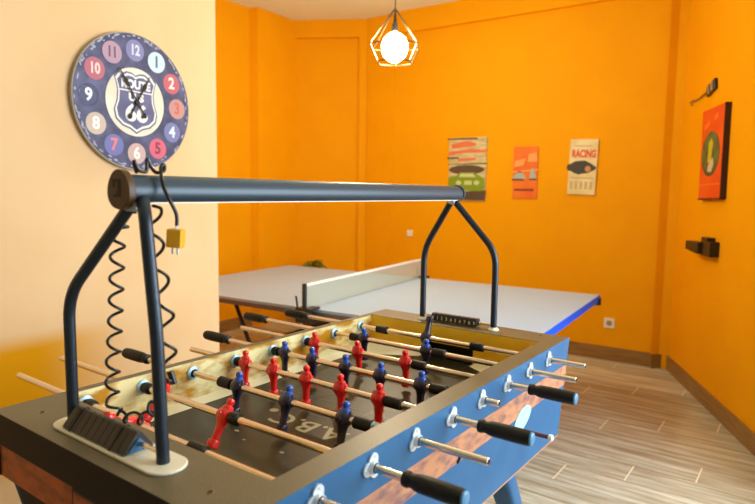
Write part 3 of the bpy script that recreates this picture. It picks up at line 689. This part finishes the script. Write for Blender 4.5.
# ------------------------------------------------------------------ pendant lamp
PX, PY = -0.945, 2.61
pend = thing('pendant_lamp', 'geometric wire-cage pendant lamp with a glowing bulb over the table tennis table', 'lamp', (PX, PY, CZ))
wire = mat('brass_black_cage_wire', '#4a3a22', 0.35, 0.8)
cz_ = ZR+1.452
MB().cyl((PX, PY, CZ), (PX, PY, cz_+0.235), 0.003, seg=8).build('cord', black2, pend)
MB().rev((PX, PY, CZ-0.03), (PX, PY, 9), [(0, 0.02), (0.004, 0.045), (0.03, 0.05)], 20).build('ceiling_rose', black2, pend)
MB().rev((PX, PY, cz_+0.09), (PX, PY, 9), [(0, 0.020), (0.05, 0.020), (0.06, 0.010), (0.15, 0.006)], 16).build('bulb_holder', black2, pend)
n = 6; mb = MB()
def rg(r, z, ph=0): return [Vector((PX+r*math.cos(2*PI*(k+ph)/n), PY+r*math.sin(2*PI*(k+ph)/n), cz_+z)) for k in range(n)]
R0, R1, R2 = rg(0.012, 0.225), rg(0.176, 0.0), rg(0.122, -0.105)
for k in range(n):
    for a, b in ((R0[k], R1[k]), (R1[k], R2[k]), (R1[k], R1[(k+1) % n]), (R2[k], R2[(k+1) % n]), (R0[k], R0[(k+1) % n])):
        mb.cyl(a, b, 0.004, seg=6)
mb.build('wire_cage', wire, pend)
MB().ball((PX, PY, cz_-0.01), 0.085, (1, 1, 1.1), 24, 14).build('bulb', emis('glowing_bulb', '#ffeecb', 235), pend)

# ------------------------------------------------------------------ wall clock
CKA = math.radians(94.5); CKD = Vector((math.cos(CKA), math.sin(CKA), 0)); CKN = Vector((CKD.y, -CKD.x, 0))
CK = Vector((-1.167, 0.864, ZR+0.884)); CR = 0.300
clock = thing('wall_clock', 'round vintage clock with navy face and ROUTE US 66 shield, on cream wall', 'clock', tuple(CK))
def cm(x, y, d): 
    m = frame_matrix(CK+CKN*(0.027+d), CKD, (0, 0, 1)) @ Matrix.Rotation(math.radians(-0.5), 4, 'Z'); m.translation += (m.to_3x3() @ Vector((x, y, 0))); return m
MB().prism(ellipse(CR, CR, 72), frame_matrix(CK+CKN*0.012, CKD, (0, 0, 1)), 0.0149).build('clock_board', mat('whitewashed_board_edge', '#a89c88', 0.6), clock, smooth=30)
MB().prism(rounded(0.2, 0.2, 0.02), frame_matrix(CK, CKD, (0, 0, 1)), 0.0125).build('clock_mount', black, clock, smooth=0)
facem = mat('worn_navy_face', '#34355a', 0.5, col2='#5a5d84', scale=14, lo=0.4, hi=0.7, detail=8)
fcm = MB().prism(ellipse(CR*0.985, CR*0.985, 72), cm(0, 0, 0), 0.001)
# worn pale patches round the edge
mb = fcm.use(1); rr = random.Random(3)
for k in range(110):
    a = rr.uniform(0, 2*PI); ra = CR*rr.uniform(0.93, 0.975); w = rr.uniform(0.004, 0.014); h = rr.uniform(0.002, 0.005)
    pts = [(w*math.cos(2*PI*j/8)*rr.uniform(0.6, 1.2), h*math.sin(2*PI*j/8)*rr.uniform(0.6, 1.2)) for j in range(8)]
    mb.prism(pts, cm(ra*math.cos(a), ra*math.sin(a), 0.0011) @ Matrix.Rotation(a+PI/2, 4, 'Z'), 0.0003)
fcm.build('clock_face', [facem, mat('pale_wear', '#a9a8bd', 0.6)], clock, smooth=0)
disc = {12: '#7f80ae', 1: '#c8dfe8', 2: '#c05a66', 3: '#c08a84', 4: '#7376aa', 5: '#cf5c72', 6: '#c4a6a0', 7: '#6a6cab', 8: '#c9b3a2', 9: '#454a70', 10: '#b76274', 11: '#b18fa4'}
numc = {12: '#d9d4e4', 1: '#5b6687', 2: '#f3dcd4', 3: '#c9604f', 4: '#d8e6ee', 5: '#8d2a49', 6: '#f4ece4', 7: '#e47a74', 8: '#f6f0ea', 9: '#f4f6f6', 10: '#f3cfc8', 11: '#6b4a63'}
for h in range(1, 13):
    a = PI/2-2*PI*h/12; x, y = CR*0.755*math.cos(a), CR*0.755*math.sin(a)
    md = mat('medallion_%d' % h, disc[h], 0.55, col2=disc[h], scale=10); mn = mat('numeral_ink_%d' % h, numc[h], 0.55)
    mb = MB().prism(ellipse(0.0465, 0.0465, 36), cm(x, y, 0.0012), 0.0006)
    mb.use(1); text_geo(mb, str(h), cm(x, y, 0.0019), 0.072 if h < 10 else 0.062, 0.0005, sx=0.95 if h < 10 else 0.8, bold=0.0022)
    if h == 9:
        mb.use(1)
        for k in range(36):
            t0, t1 = 2*PI*k/36, 2*PI*(k+1)/36; M = cm(x, y, 0.0018)
            mb.add([M @ Vector((r*math.cos(t), r*math.sin(t), 0)) for r, t in ((0.040, t0), (0.043, t0), (0.043, t1), (0.040, t1))], [(0,1,2,3)])
    mb.build('numeral_medallion', [md, mn], clock, smooth=0)
ivory = mat('ivory_centre_disc', '#e3ddcc', 0.55, col2='#e2d5bd', scale=12)
mb = MB().prism(ellipse(CR*0.50, CR*0.50, 64), cm(0, 0, 0.0012), 0.0008); ctr = mb.build('centre_disc', ivory, clock, smooth=0)
def shield(s):
    h = [(0, 0.112), (0.018, 0.122), (0.045, 0.124), (0.066, 0.112), (0.080, 0.126), (0.104, 0.098), (0.096, 0.072), (0.090, 0.040), (0.094, 0.0), (0.108, -0.040), (0.100, -0.078), (0.070, -0.104), (0.030, -0.116), (0, -0.134)]
    p = h+[(-x, y) for x, y in h[-2:0:-1]]
    return [(x*s, y*s) for x, y in p]
s1 = mat('shield_blue_grey', '#56557c', 0.55, col2='#66648c', scale=18); s2 = mat('shield_pale_line', '#e9e3da', 0.55)
mb = MB(); mb.prism(shield(1.04), cm(0, 0, 0.0021), 0.0005); mb.use(1).prism(shield(0.98), cm(0, 0, 0.0027), 0.0004); mb.use(0).prism(shield(0.90), cm(0, 0, 0.0032), 0.0004)
mb.use(1).prism([(-0.088, 0.050), (0.088, 0.050), (0.088, 0.044), (-0.088, 0.044)], cm(0, 0, 0.0037), 0.0004)
mb.build('shield_badge', [s1, s2], ctr, smooth=0)
mb = MB(); text_geo(mb, 'ROUTE', cm(0, 0.075, 0.0038), 0.050, 0.0006, sx=0.92, bold=0.0025); text_geo(mb, 'U S', cm(0, 0.019, 0.0038), 0.044, 0.0006, sx=1.2, bold=0.0025); text_geo(mb, '66', cm(0, -0.052, 0.0038), 0.100, 0.0006, sx=1.15, bold=0.004)
mb.build('badge_lettering', mat('white_badge_lettering', '#f6f2ea', 0.5), ctr, smooth=0)
def hand(name, ang, L, tail):
    M = cm(0, 0, 0.010 if name == 'hour_hand' else 0.013) @ Matrix.Rotation(ang, 4, 'Z'); mb = MB()
    mb.prism([(-0.004, -tail), (0.004, -tail), (0.0035, L*0.45), (0.011, L*0.62), (0.0045, L*0.74), (0.0015, L), (-0.0015, L), (-0.0045, L*0.74), (-0.011, L*0.62), (-0.0035, L*0.45)], M, 0.0012)
    mb.prism(ellipse(0.011, 0.013, 16, 0, -tail), M, 0.0012)
    return mb.build(name, black, clock, smooth=0)
hand('minute_hand', math.radians(33), 0.165, 0.065); hand('hour_hand', math.radians(-30), 0.135, 0.075)
MB().rev(CK+CKN*0.030, CK+CKN, [(0, 0.011), (0.012, 0.011), (0.013, 0.008)], 16).build('hand_hub', black, clock)

# ------------------------------------------------------------------ posters on the back wall
def bmx(s, z, d=0.0):   # matrix on the back wall, X to the right, Y up, Z towards the room
    return frame_matrix(bk(s, z, -d), BD, (0,0,1))
def sfrom(x): return (x-BK.x)/math.cos(BA)
def poly(pts): return pts
G = 'tin and wood posters'
# 1: green car garage poster on planks
w, h = 0.392, 0.606; s = sfrom(-1.397); z = 1.652
p1 = thing('wall_poster', 'plank poster of a green vintage car, leftmost on the orange back wall', 'poster', tuple(bk(s, z)), G)
M = bmx(s, z); mb = MB()
rr = random.Random(5)
for k in range(6):
    y0 = -h/2+h*k/6; j = rr.uniform(-0.008, 0.008); mb.prism([(-w/2+j, y0+0.001), (w/2+j, y0+0.001), (w/2+j, y0+h/6-0.001), (-w/2+j, y0+h/6-0.001)], M, 0.022)
mb.build('plank_backing', mat('weathered_cream_plank', '#d9cfa0', 0.6, col2='#a99a6c', scale=9, lo=0.4, hi=0.75, detail=7, stretch=(1, 1, 5)), p1, smooth=0)
F = bmx(s, z, 0.0222)
mb = MB(); mb.prism([(-0.20, 0.045), (0.21, 0.045), (0.21, 0.058), (-0.20, 0.052)], F, 0.0008); mb.prism([(-0.21, 0.285), (0.12, 0.28), (0.10, 0.298), (-0.21, 0.30)], F, 0.0008); mb.prism([(-0.21, 0.10), (-0.08, 0.10), (-0.09, 0.118), (-0.21, 0.118)], F, 0.0008)
mb.prism([(-0.05, -0.215), (0.21, -0.20), (0.20, -0.298), (-0.20, -0.298), (-0.2, -0.26), (-0.06, -0.25)], F, 0.0008); mb.prism(ellipse(0.19, 0.045, 24, 0.0, -0.005), F, 0.0008)
mb.build('dark_print', mat('dark_brown_print', '#574635', 0.6), p1, smooth=0)
mb = MB(); mb.prism([(-0.19, -0.08), (-0.10, -0.06), (-0.07, -0.03), (0.08, -0.03), (0.13, -0.06), (0.19, -0.09), (0.195, -0.19), (0.15, -0.21), (-0.16, -0.20), (-0.195, -0.17)], F, 0.0014)
cp = mb.build('car_picture', mat('green_car_paint', '#7e9a1e', 0.5), p1, smooth=0)
mb = MB(); mb.prism([(-0.06, -0.042), (0.07, -0.042), (0.10, -0.075), (-0.08, -0.075)], F, 0.0018); mb.prism(ellipse(0.030, 0.022, 16, -0.08, -0.13), F, 0.0018); mb.prism(ellipse(0.030, 0.022, 16, 0.11, -0.13), F, 0.0018); mb.prism([(-0.02, -0.11), (0.06, -0.11), (0.06, -0.15), (-0.02, -0.15)], F, 0.0018)
mb.build('car_detail', mat('pale_car_trim', '#c9d49a', 0.5), cp, smooth=0)
mb = MB(); mb.prism([(-0.17, 0.24), (-0.02, 0.27), (0.09, 0.25), (0.10, 0.22), (-0.16, 0.20)], F, 0.0012); mb.prism([(-0.20, 0.135), (-0.02, 0.155), (0.20, 0.155), (0.205, 0.18), (0.02, 0.19), (-0.19, 0.17)], F, 0.0012); mb.prism([(-0.10, 0.075), (0.10, 0.085), (0.09, 0.11), (-0.09, 0.10)], F, 0.0012)
mb.build('red_lettering_strip', mat('faded_red_print', '#e0744a', 0.6), p1, smooth=0)
# 2: orange poster
w, h = 0.232, 0.474; s = sfrom(-0.812); z = 1.614
p2 = thing('wall_poster', 'small orange poster with two pale vehicles, middle of the back wall', 'poster', tuple(bk(s, z)), G)
MB().prism([(-w/2, -h/2), (w/2, -h/2), (w/2, h/2), (-w/2, h/2)], bmx(s, z), 0.012).build('poster_board', mat('orange_poster_print', '#e5650a', 0.6, col2='#ea7c12', scale=5), p2, smooth=0, bevel=0.0015)
F = bmx(s, z, 0.0122)
mb = MB(); mb.prism([(-0.11, 0.05), (-0.02, 0.07), (0.0, 0.13), (-0.10, 0.11)], F, 0.001); mb.prism([(0.02, 0.10), (0.11, 0.10), (0.10, 0.18), (0.03, 0.17)], F, 0.001)
mb.prism([(-0.13, 0.0), (0.12, 0.02), (0.12, 0.035), (-0.12, 0.015)], F, 0.0006); mb.build('pale_print', mat('peach_print', '#efa258', 0.6), p2, smooth=0)
mb = MB(); mb.prism([(-0.12, -0.055), (-0.10, -0.02), (-0.07, 0.0), (-0.03, 0.0), (0.0, -0.03), (0.0, -0.06)], F, 0.0014); mb.prism([(0.045, -0.055), (0.05, 0.01), (0.065, 0.045), (0.08, 0.03), (0.10, -0.02), (0.11, -0.055)], F, 0.0014)
mb.build('vehicle_picture', mat('pale_blue_vehicle', '#9fb7b4', 0.5), p2, smooth=0)
mb = MB(); mb.prism([(-0.125, -0.07), (0.0, -0.072), (-0.01, -0.055), (-0.12, -0.052)], F, 0.0017); mb.prism([(0.035, -0.068), (0.115, -0.066), (0.11, -0.052), (0.04, -0.052)], F, 0.0017); mb.prism([(-0.075, 0.004), (-0.03, 0.004), (-0.04, 0.014), (-0.065, 0.014)], F, 0.0017)
mb.prism([(-0.10, -0.165), (0.085, -0.165), (0.085, -0.145), (-0.10, -0.145)], F, 0.001); mb.build('dark_print', mat('dark_red_brown_print', '#8a2a12', 0.6), p2, smooth=0)
# 3: RACING poster, hung a touch askew
w, h = 0.236, 0.474; s = sfrom(-0.297); z = 1.660
p3 = thing('wall_poster', 'cream poster lettered RACING with a dark racing car, rightmost on the back wall', 'poster', tuple(bk(s, z)), G)
T = Matrix.Rotation(math.radians(-1.5), 4, 'Z')
MB().prism([(-w/2, -h/2), (w/2, -h/2), (w/2, h/2), (-w/2, h/2)], bmx(s, z) @ T, 0.022).build('poster_board', [mat('cream_poster_print', '#eadfae', 0.55, col2='#dccb94', scale=7)], p3, smooth=0, bevel=0.0015)
F = bmx(s, z, 0.0222) @ T
mb = MB(); text_geo(mb, 'RACING', F, 0.088, 0.001, 0.004, 0.110, sx=0.62, bold=0.004); mb.build('red_lettering', mat('red_orange_ink', '#d8401c', 0.55), p3, smooth=0)
mb = MB(); mb.prism([(-0.125, -0.03), (-0.10, 0.03), (-0.06, 0.05), (0.02, 0.055), (0.07, 0.03), (0.115, 0.0), (0.11, -0.02), (0.05, -0.05), (-0.02, -0.06), (-0.07, -0.055), (-0.09, -0.04)], F, 0.001); mb.prism(ellipse(0.024, 0.030, 16, -0.112, -0.005), F, 0.0014); mb.prism(ellipse(0.03, 0.036, 16, -0.03, -0.03), F, 0.0014)
cpp = mb.build('racing_car_picture', mat('dark_grey_print', '#33322a', 0.55), p3, smooth=0)
MB().prism(ellipse(0.024, 0.026, 16, 0.045, -0.015), F, 0.002).build('car_nose', mat('tan_print', '#c98a4e', 0.55), cpp, smooth=0)
fbp = mat('faint_brown_print', '#c4b184', 0.6)
for x0_, x1_, y0_, y1_ in [(-0.08, 0.07, 0.175, 0.185), (-0.10, 0.10, -0.10, -0.088)]+[(-0.1+0.042*k, -0.075+0.042*k, -0.19, -0.125) for k in range(5)]:
    MB().prism([(x0_, y0_), (x1_, y0_), (x1_, y1_), (x0_, y1_)], F, 0.0008).build('small_print', fbp, p3, smooth=0)
# switches
def switch(s, z, label, a, socket):
    t = thing('wall_socket' if socket else 'light_switch', label, 'socket' if socket else 'switch', tuple(bk(s, z)))
    MB().prism(rounded(a, a, 0.008, 3), bmx(s, z), 0.010).build('face_plate', white, t, bevel=0.002)
    if socket:
        q = MB().prism(ellipse(a*0.27, a*0.27, 20), bmx(s, z, 0.0095), 0.0015); q.build('socket_well', mat('grey_socket_well', '#9c8f78', 0.5), t, smooth=0)
    else: MB().prism(rounded(a*0.6, a*0.6, 0.003, 2), bmx(s, z, 0.0095), 0.003).build('rocker', white, t, bevel=0.001)
switch(sfrom(-0.013), 0.325, 'white square wall socket low on the orange back wall', 0.088, True)
switch(sfrom(-2.032), 1.000, 'small white light switch on the back wall left of the posters', 0.066, False)

# ------------------------------------------------------------------ right wall: red sign, wall hook sign, black bracket
def rmx(s, z, d=0.0): return frame_matrix(rw(s, z, -d), RD, (0,0,1))
w, h = 0.400, 0.605; s = 0.800; z = 1.712
rs = thing('wall_sign', 'tall orange-red plaque with a green oval emblem on the right wall', 'sign', tuple(rw(s, z)), G)
T = Matrix.Rotation(math.radians(1.2), 4, 'Z')
mb = MB().prism([(-w/2, -h/2), (w/2, -h/2), (w/2, h/2), (-w/2, h/2)], rmx(s, z) @ T, 0.035); mb.build('sign_board', mat('orange_red_board', '#e24c0c', 0.55, col2='#e85a12', scale=4), rs, smooth=0, bevel=0.002)
MB().prism([(w/2, -h/2), (w/2+0.012, -h/2-0.004), (w/2+0.012, h/2), (w/2, h/2)], rmx(s, z) @ T, 0.037).build('dark_edge', mat('dark_maroon_edge', '#3a120a', 0.6), rs, smooth=0)
MB().prism([(-w/2, -h/2-0.010), (w/2, -h/2-0.010), (w/2, -h/2), (-w/2, -h/2)], rmx(s, z) @ T, 0.037).build('bottom_edge', mat('dark_red_edge', '#6a1608', 0.6), rs, smooth=0)
F = rmx(s, z, 0.0352) @ T
mb = MB().prism(ellipse(0.165, 0.150, 36, -0.01, -0.005), F, 0.001); ov = mb.build('oval_emblem', mat('grey_green_oval', '#5c7340', 0.5, col2='#4b4a30', scale=12), rs, smooth=0)
mb = MB(); mb.prism([(-0.055, -0.06), (0.01, -0.07), (0.03, 0.07), (-0.005, 0.10), (-0.045, 0.07)], F, 0.0018); mb.build('yellow_figure', mat('yellow_green_print', '#c2b820', 0.5), ov, smooth=0)
mb = MB(); mb.prism([(-0.05, -0.12), (0.02, -0.13), (0.06, -0.08), (0.04, -0.03), (0.0, -0.06), (-0.04, -0.08)], F, 0.0022); mb.build('pale_figure', mat('pale_grey_print', '#cbbfa4', 0.5), ov, smooth=0)
lop = mat('light_orange_print', '#f2761c', 0.55)
for q_ in ([(-0.15, 0.16), (-0.05, 0.19), (-0.04, 0.22), (-0.15, 0.20)], [(0.02, 0.21), (0.10, 0.22), (0.09, 0.26), (0.03, 0.25)], [(-0.19, -0.215), (0.19, -0.215), (0.19, -0.205), (-0.19, -0.205)]):
    MB().prism(q_, F, 0.0008).build('faded_print', lop, rs, smooth=0)
# hook
hk = thing('wall_fitting', 'small black and silver wall fitting with a thin arm above the red plaque', 'wall fitting', tuple(rw(0.60, 2.13)))
MB().prism(rounded(0.16, 0.075, 0.008, 3), rmx(0.66, 2.165) @ Matrix.Rotation(math.radians(14), 4, 'Z'), 0.02).build('fitting_box', black2, hk, bevel=0.003)
mb = MB(); [mb.prism(rounded(0.022, 0.065, 0.004, 2), rmx(0.66+x, 2.165+x*0.25, 0.019) @ Matrix.Rotation(math.radians(14), 4, 'Z'), 0.008) for x in (-0.025, 0.03)]; mb.build('silver_bar', steel, hk, smooth=0)
a, b = rw(0.60, 2.155, -0.012), rw(0.27, 2.125, -0.012); MB().tube([a, a.lerp(b, 0.5)+Vector((0,0,-0.012)), b], 0.006, 8).build('arm', mat('dull_brass', '#8c7a4a', 0.4, 0.6), hk)
MB().rev(rw(0.24, 2.125, 0), rw(0.24, 2.125, -1), [(0, 0.026), (0.006, 0.026), (0.012, 0.010), (0.02, 0.008)], 16).build('wall_boss', mat('brass_boss', '#c59a3e', 0.4, 0.5), hk)
# black bracket (speaker mount)
bb = thing('wall_bracket', 'black wall bracket with a small tray below the red plaque', 'wall bracket', tuple(rw(0.87, 1.08)))
mb = MB(); M = rmx(0.87, 1.078)
mb.box((-0.08, -0.055, 0), (0.10, 0.045, 0.06), M); mb.build('bracket_box', black2, bb, smooth=0, bevel=0.004)
mb = MB(); mb.box((-0.10, 0.040, 0.0), (0.02, 0.068, 0.05), M); mb.build('clip', black2, bb, smooth=0, bevel=0.004)
mb = MB(); q = [(-0.26, -0.030, 0.03), (-0.07, -0.050, 0.01), (-0.07, -0.050, 0.08), (-0.26, -0.030, 0.10), (-0.26, 0.03, 0.03), (-0.07, 0.03, 0.01), (-0.07, 0.03, 0.08), (-0.26, 0.03, 0.10)]
mb.hexa([M @ Vector(v) for v in q]); mb.build('tray', mat('dark_brown_plastic', '#2a2015', 0.4), bb, smooth=0, bevel=0.003)

# ------------------------------------------------------------------ potted plant behind the table
PT = Vector((-2.80, 3.87, 0))
pot = thing('potted_plant', 'low leafy green plant in a dark pot behind the table tennis table', 'plant', tuple(PT))
MB().rev(PT, PT+Vector((0,0,1)), [(0, 0.10), (0.01, 0.11), (0.30, 0.145), (0.33, 0.155), (0.34, 0.14)], 24).build('pot', mat('dark_clay_pot', '#4a3626', 0.6), pot)
MB().tube([PT+Vector((0,0,0.33)), PT+Vector((0.01,0,0.5)), PT+Vector((0.0,0.01,0.68))], 0.012, 8).build('stem', mat('plant_stem', '#5c5a2a', 0.6), pot)
mb = MB(); rr = random.Random(11)
for k in range(34):
    a = rr.uniform(0, 2*PI); L = rr.uniform(0.11, 0.19); el = rr.uniform(0.05, 0.9); b0 = PT+Vector((0, 0, rr.uniform(0.64, 0.70))); d = Vector((math.cos(a)*math.cos(el), math.sin(a)*math.cos(el), math.sin(el))); side = d.cross(Vector((0,0,1))).normalized()
    rings = []
    for i in range(6):
        t = i/5; c = b0+d*(L*t)+Vector((0,0,-0.11*t*t)); ww = 0.026*math.sin(PI*(0.08+0.90*t)); rings.append((c-side*ww, c+Vector((0,0,-0.004)), c+side*ww))
    vs = [v for r in rings for v in r]; fs = []
    for i in range(5):
        for j in range(2): fs.append((i*3+j, i*3+j+1, i*3+4+j, i*3+3+j))
    mb.add(vs, fs)
fo = mb.build('foliage', mat('leaf_green', '#4d6a1c', 0.5, col2='#7d8c2c', scale=9), pot, smooth=60)
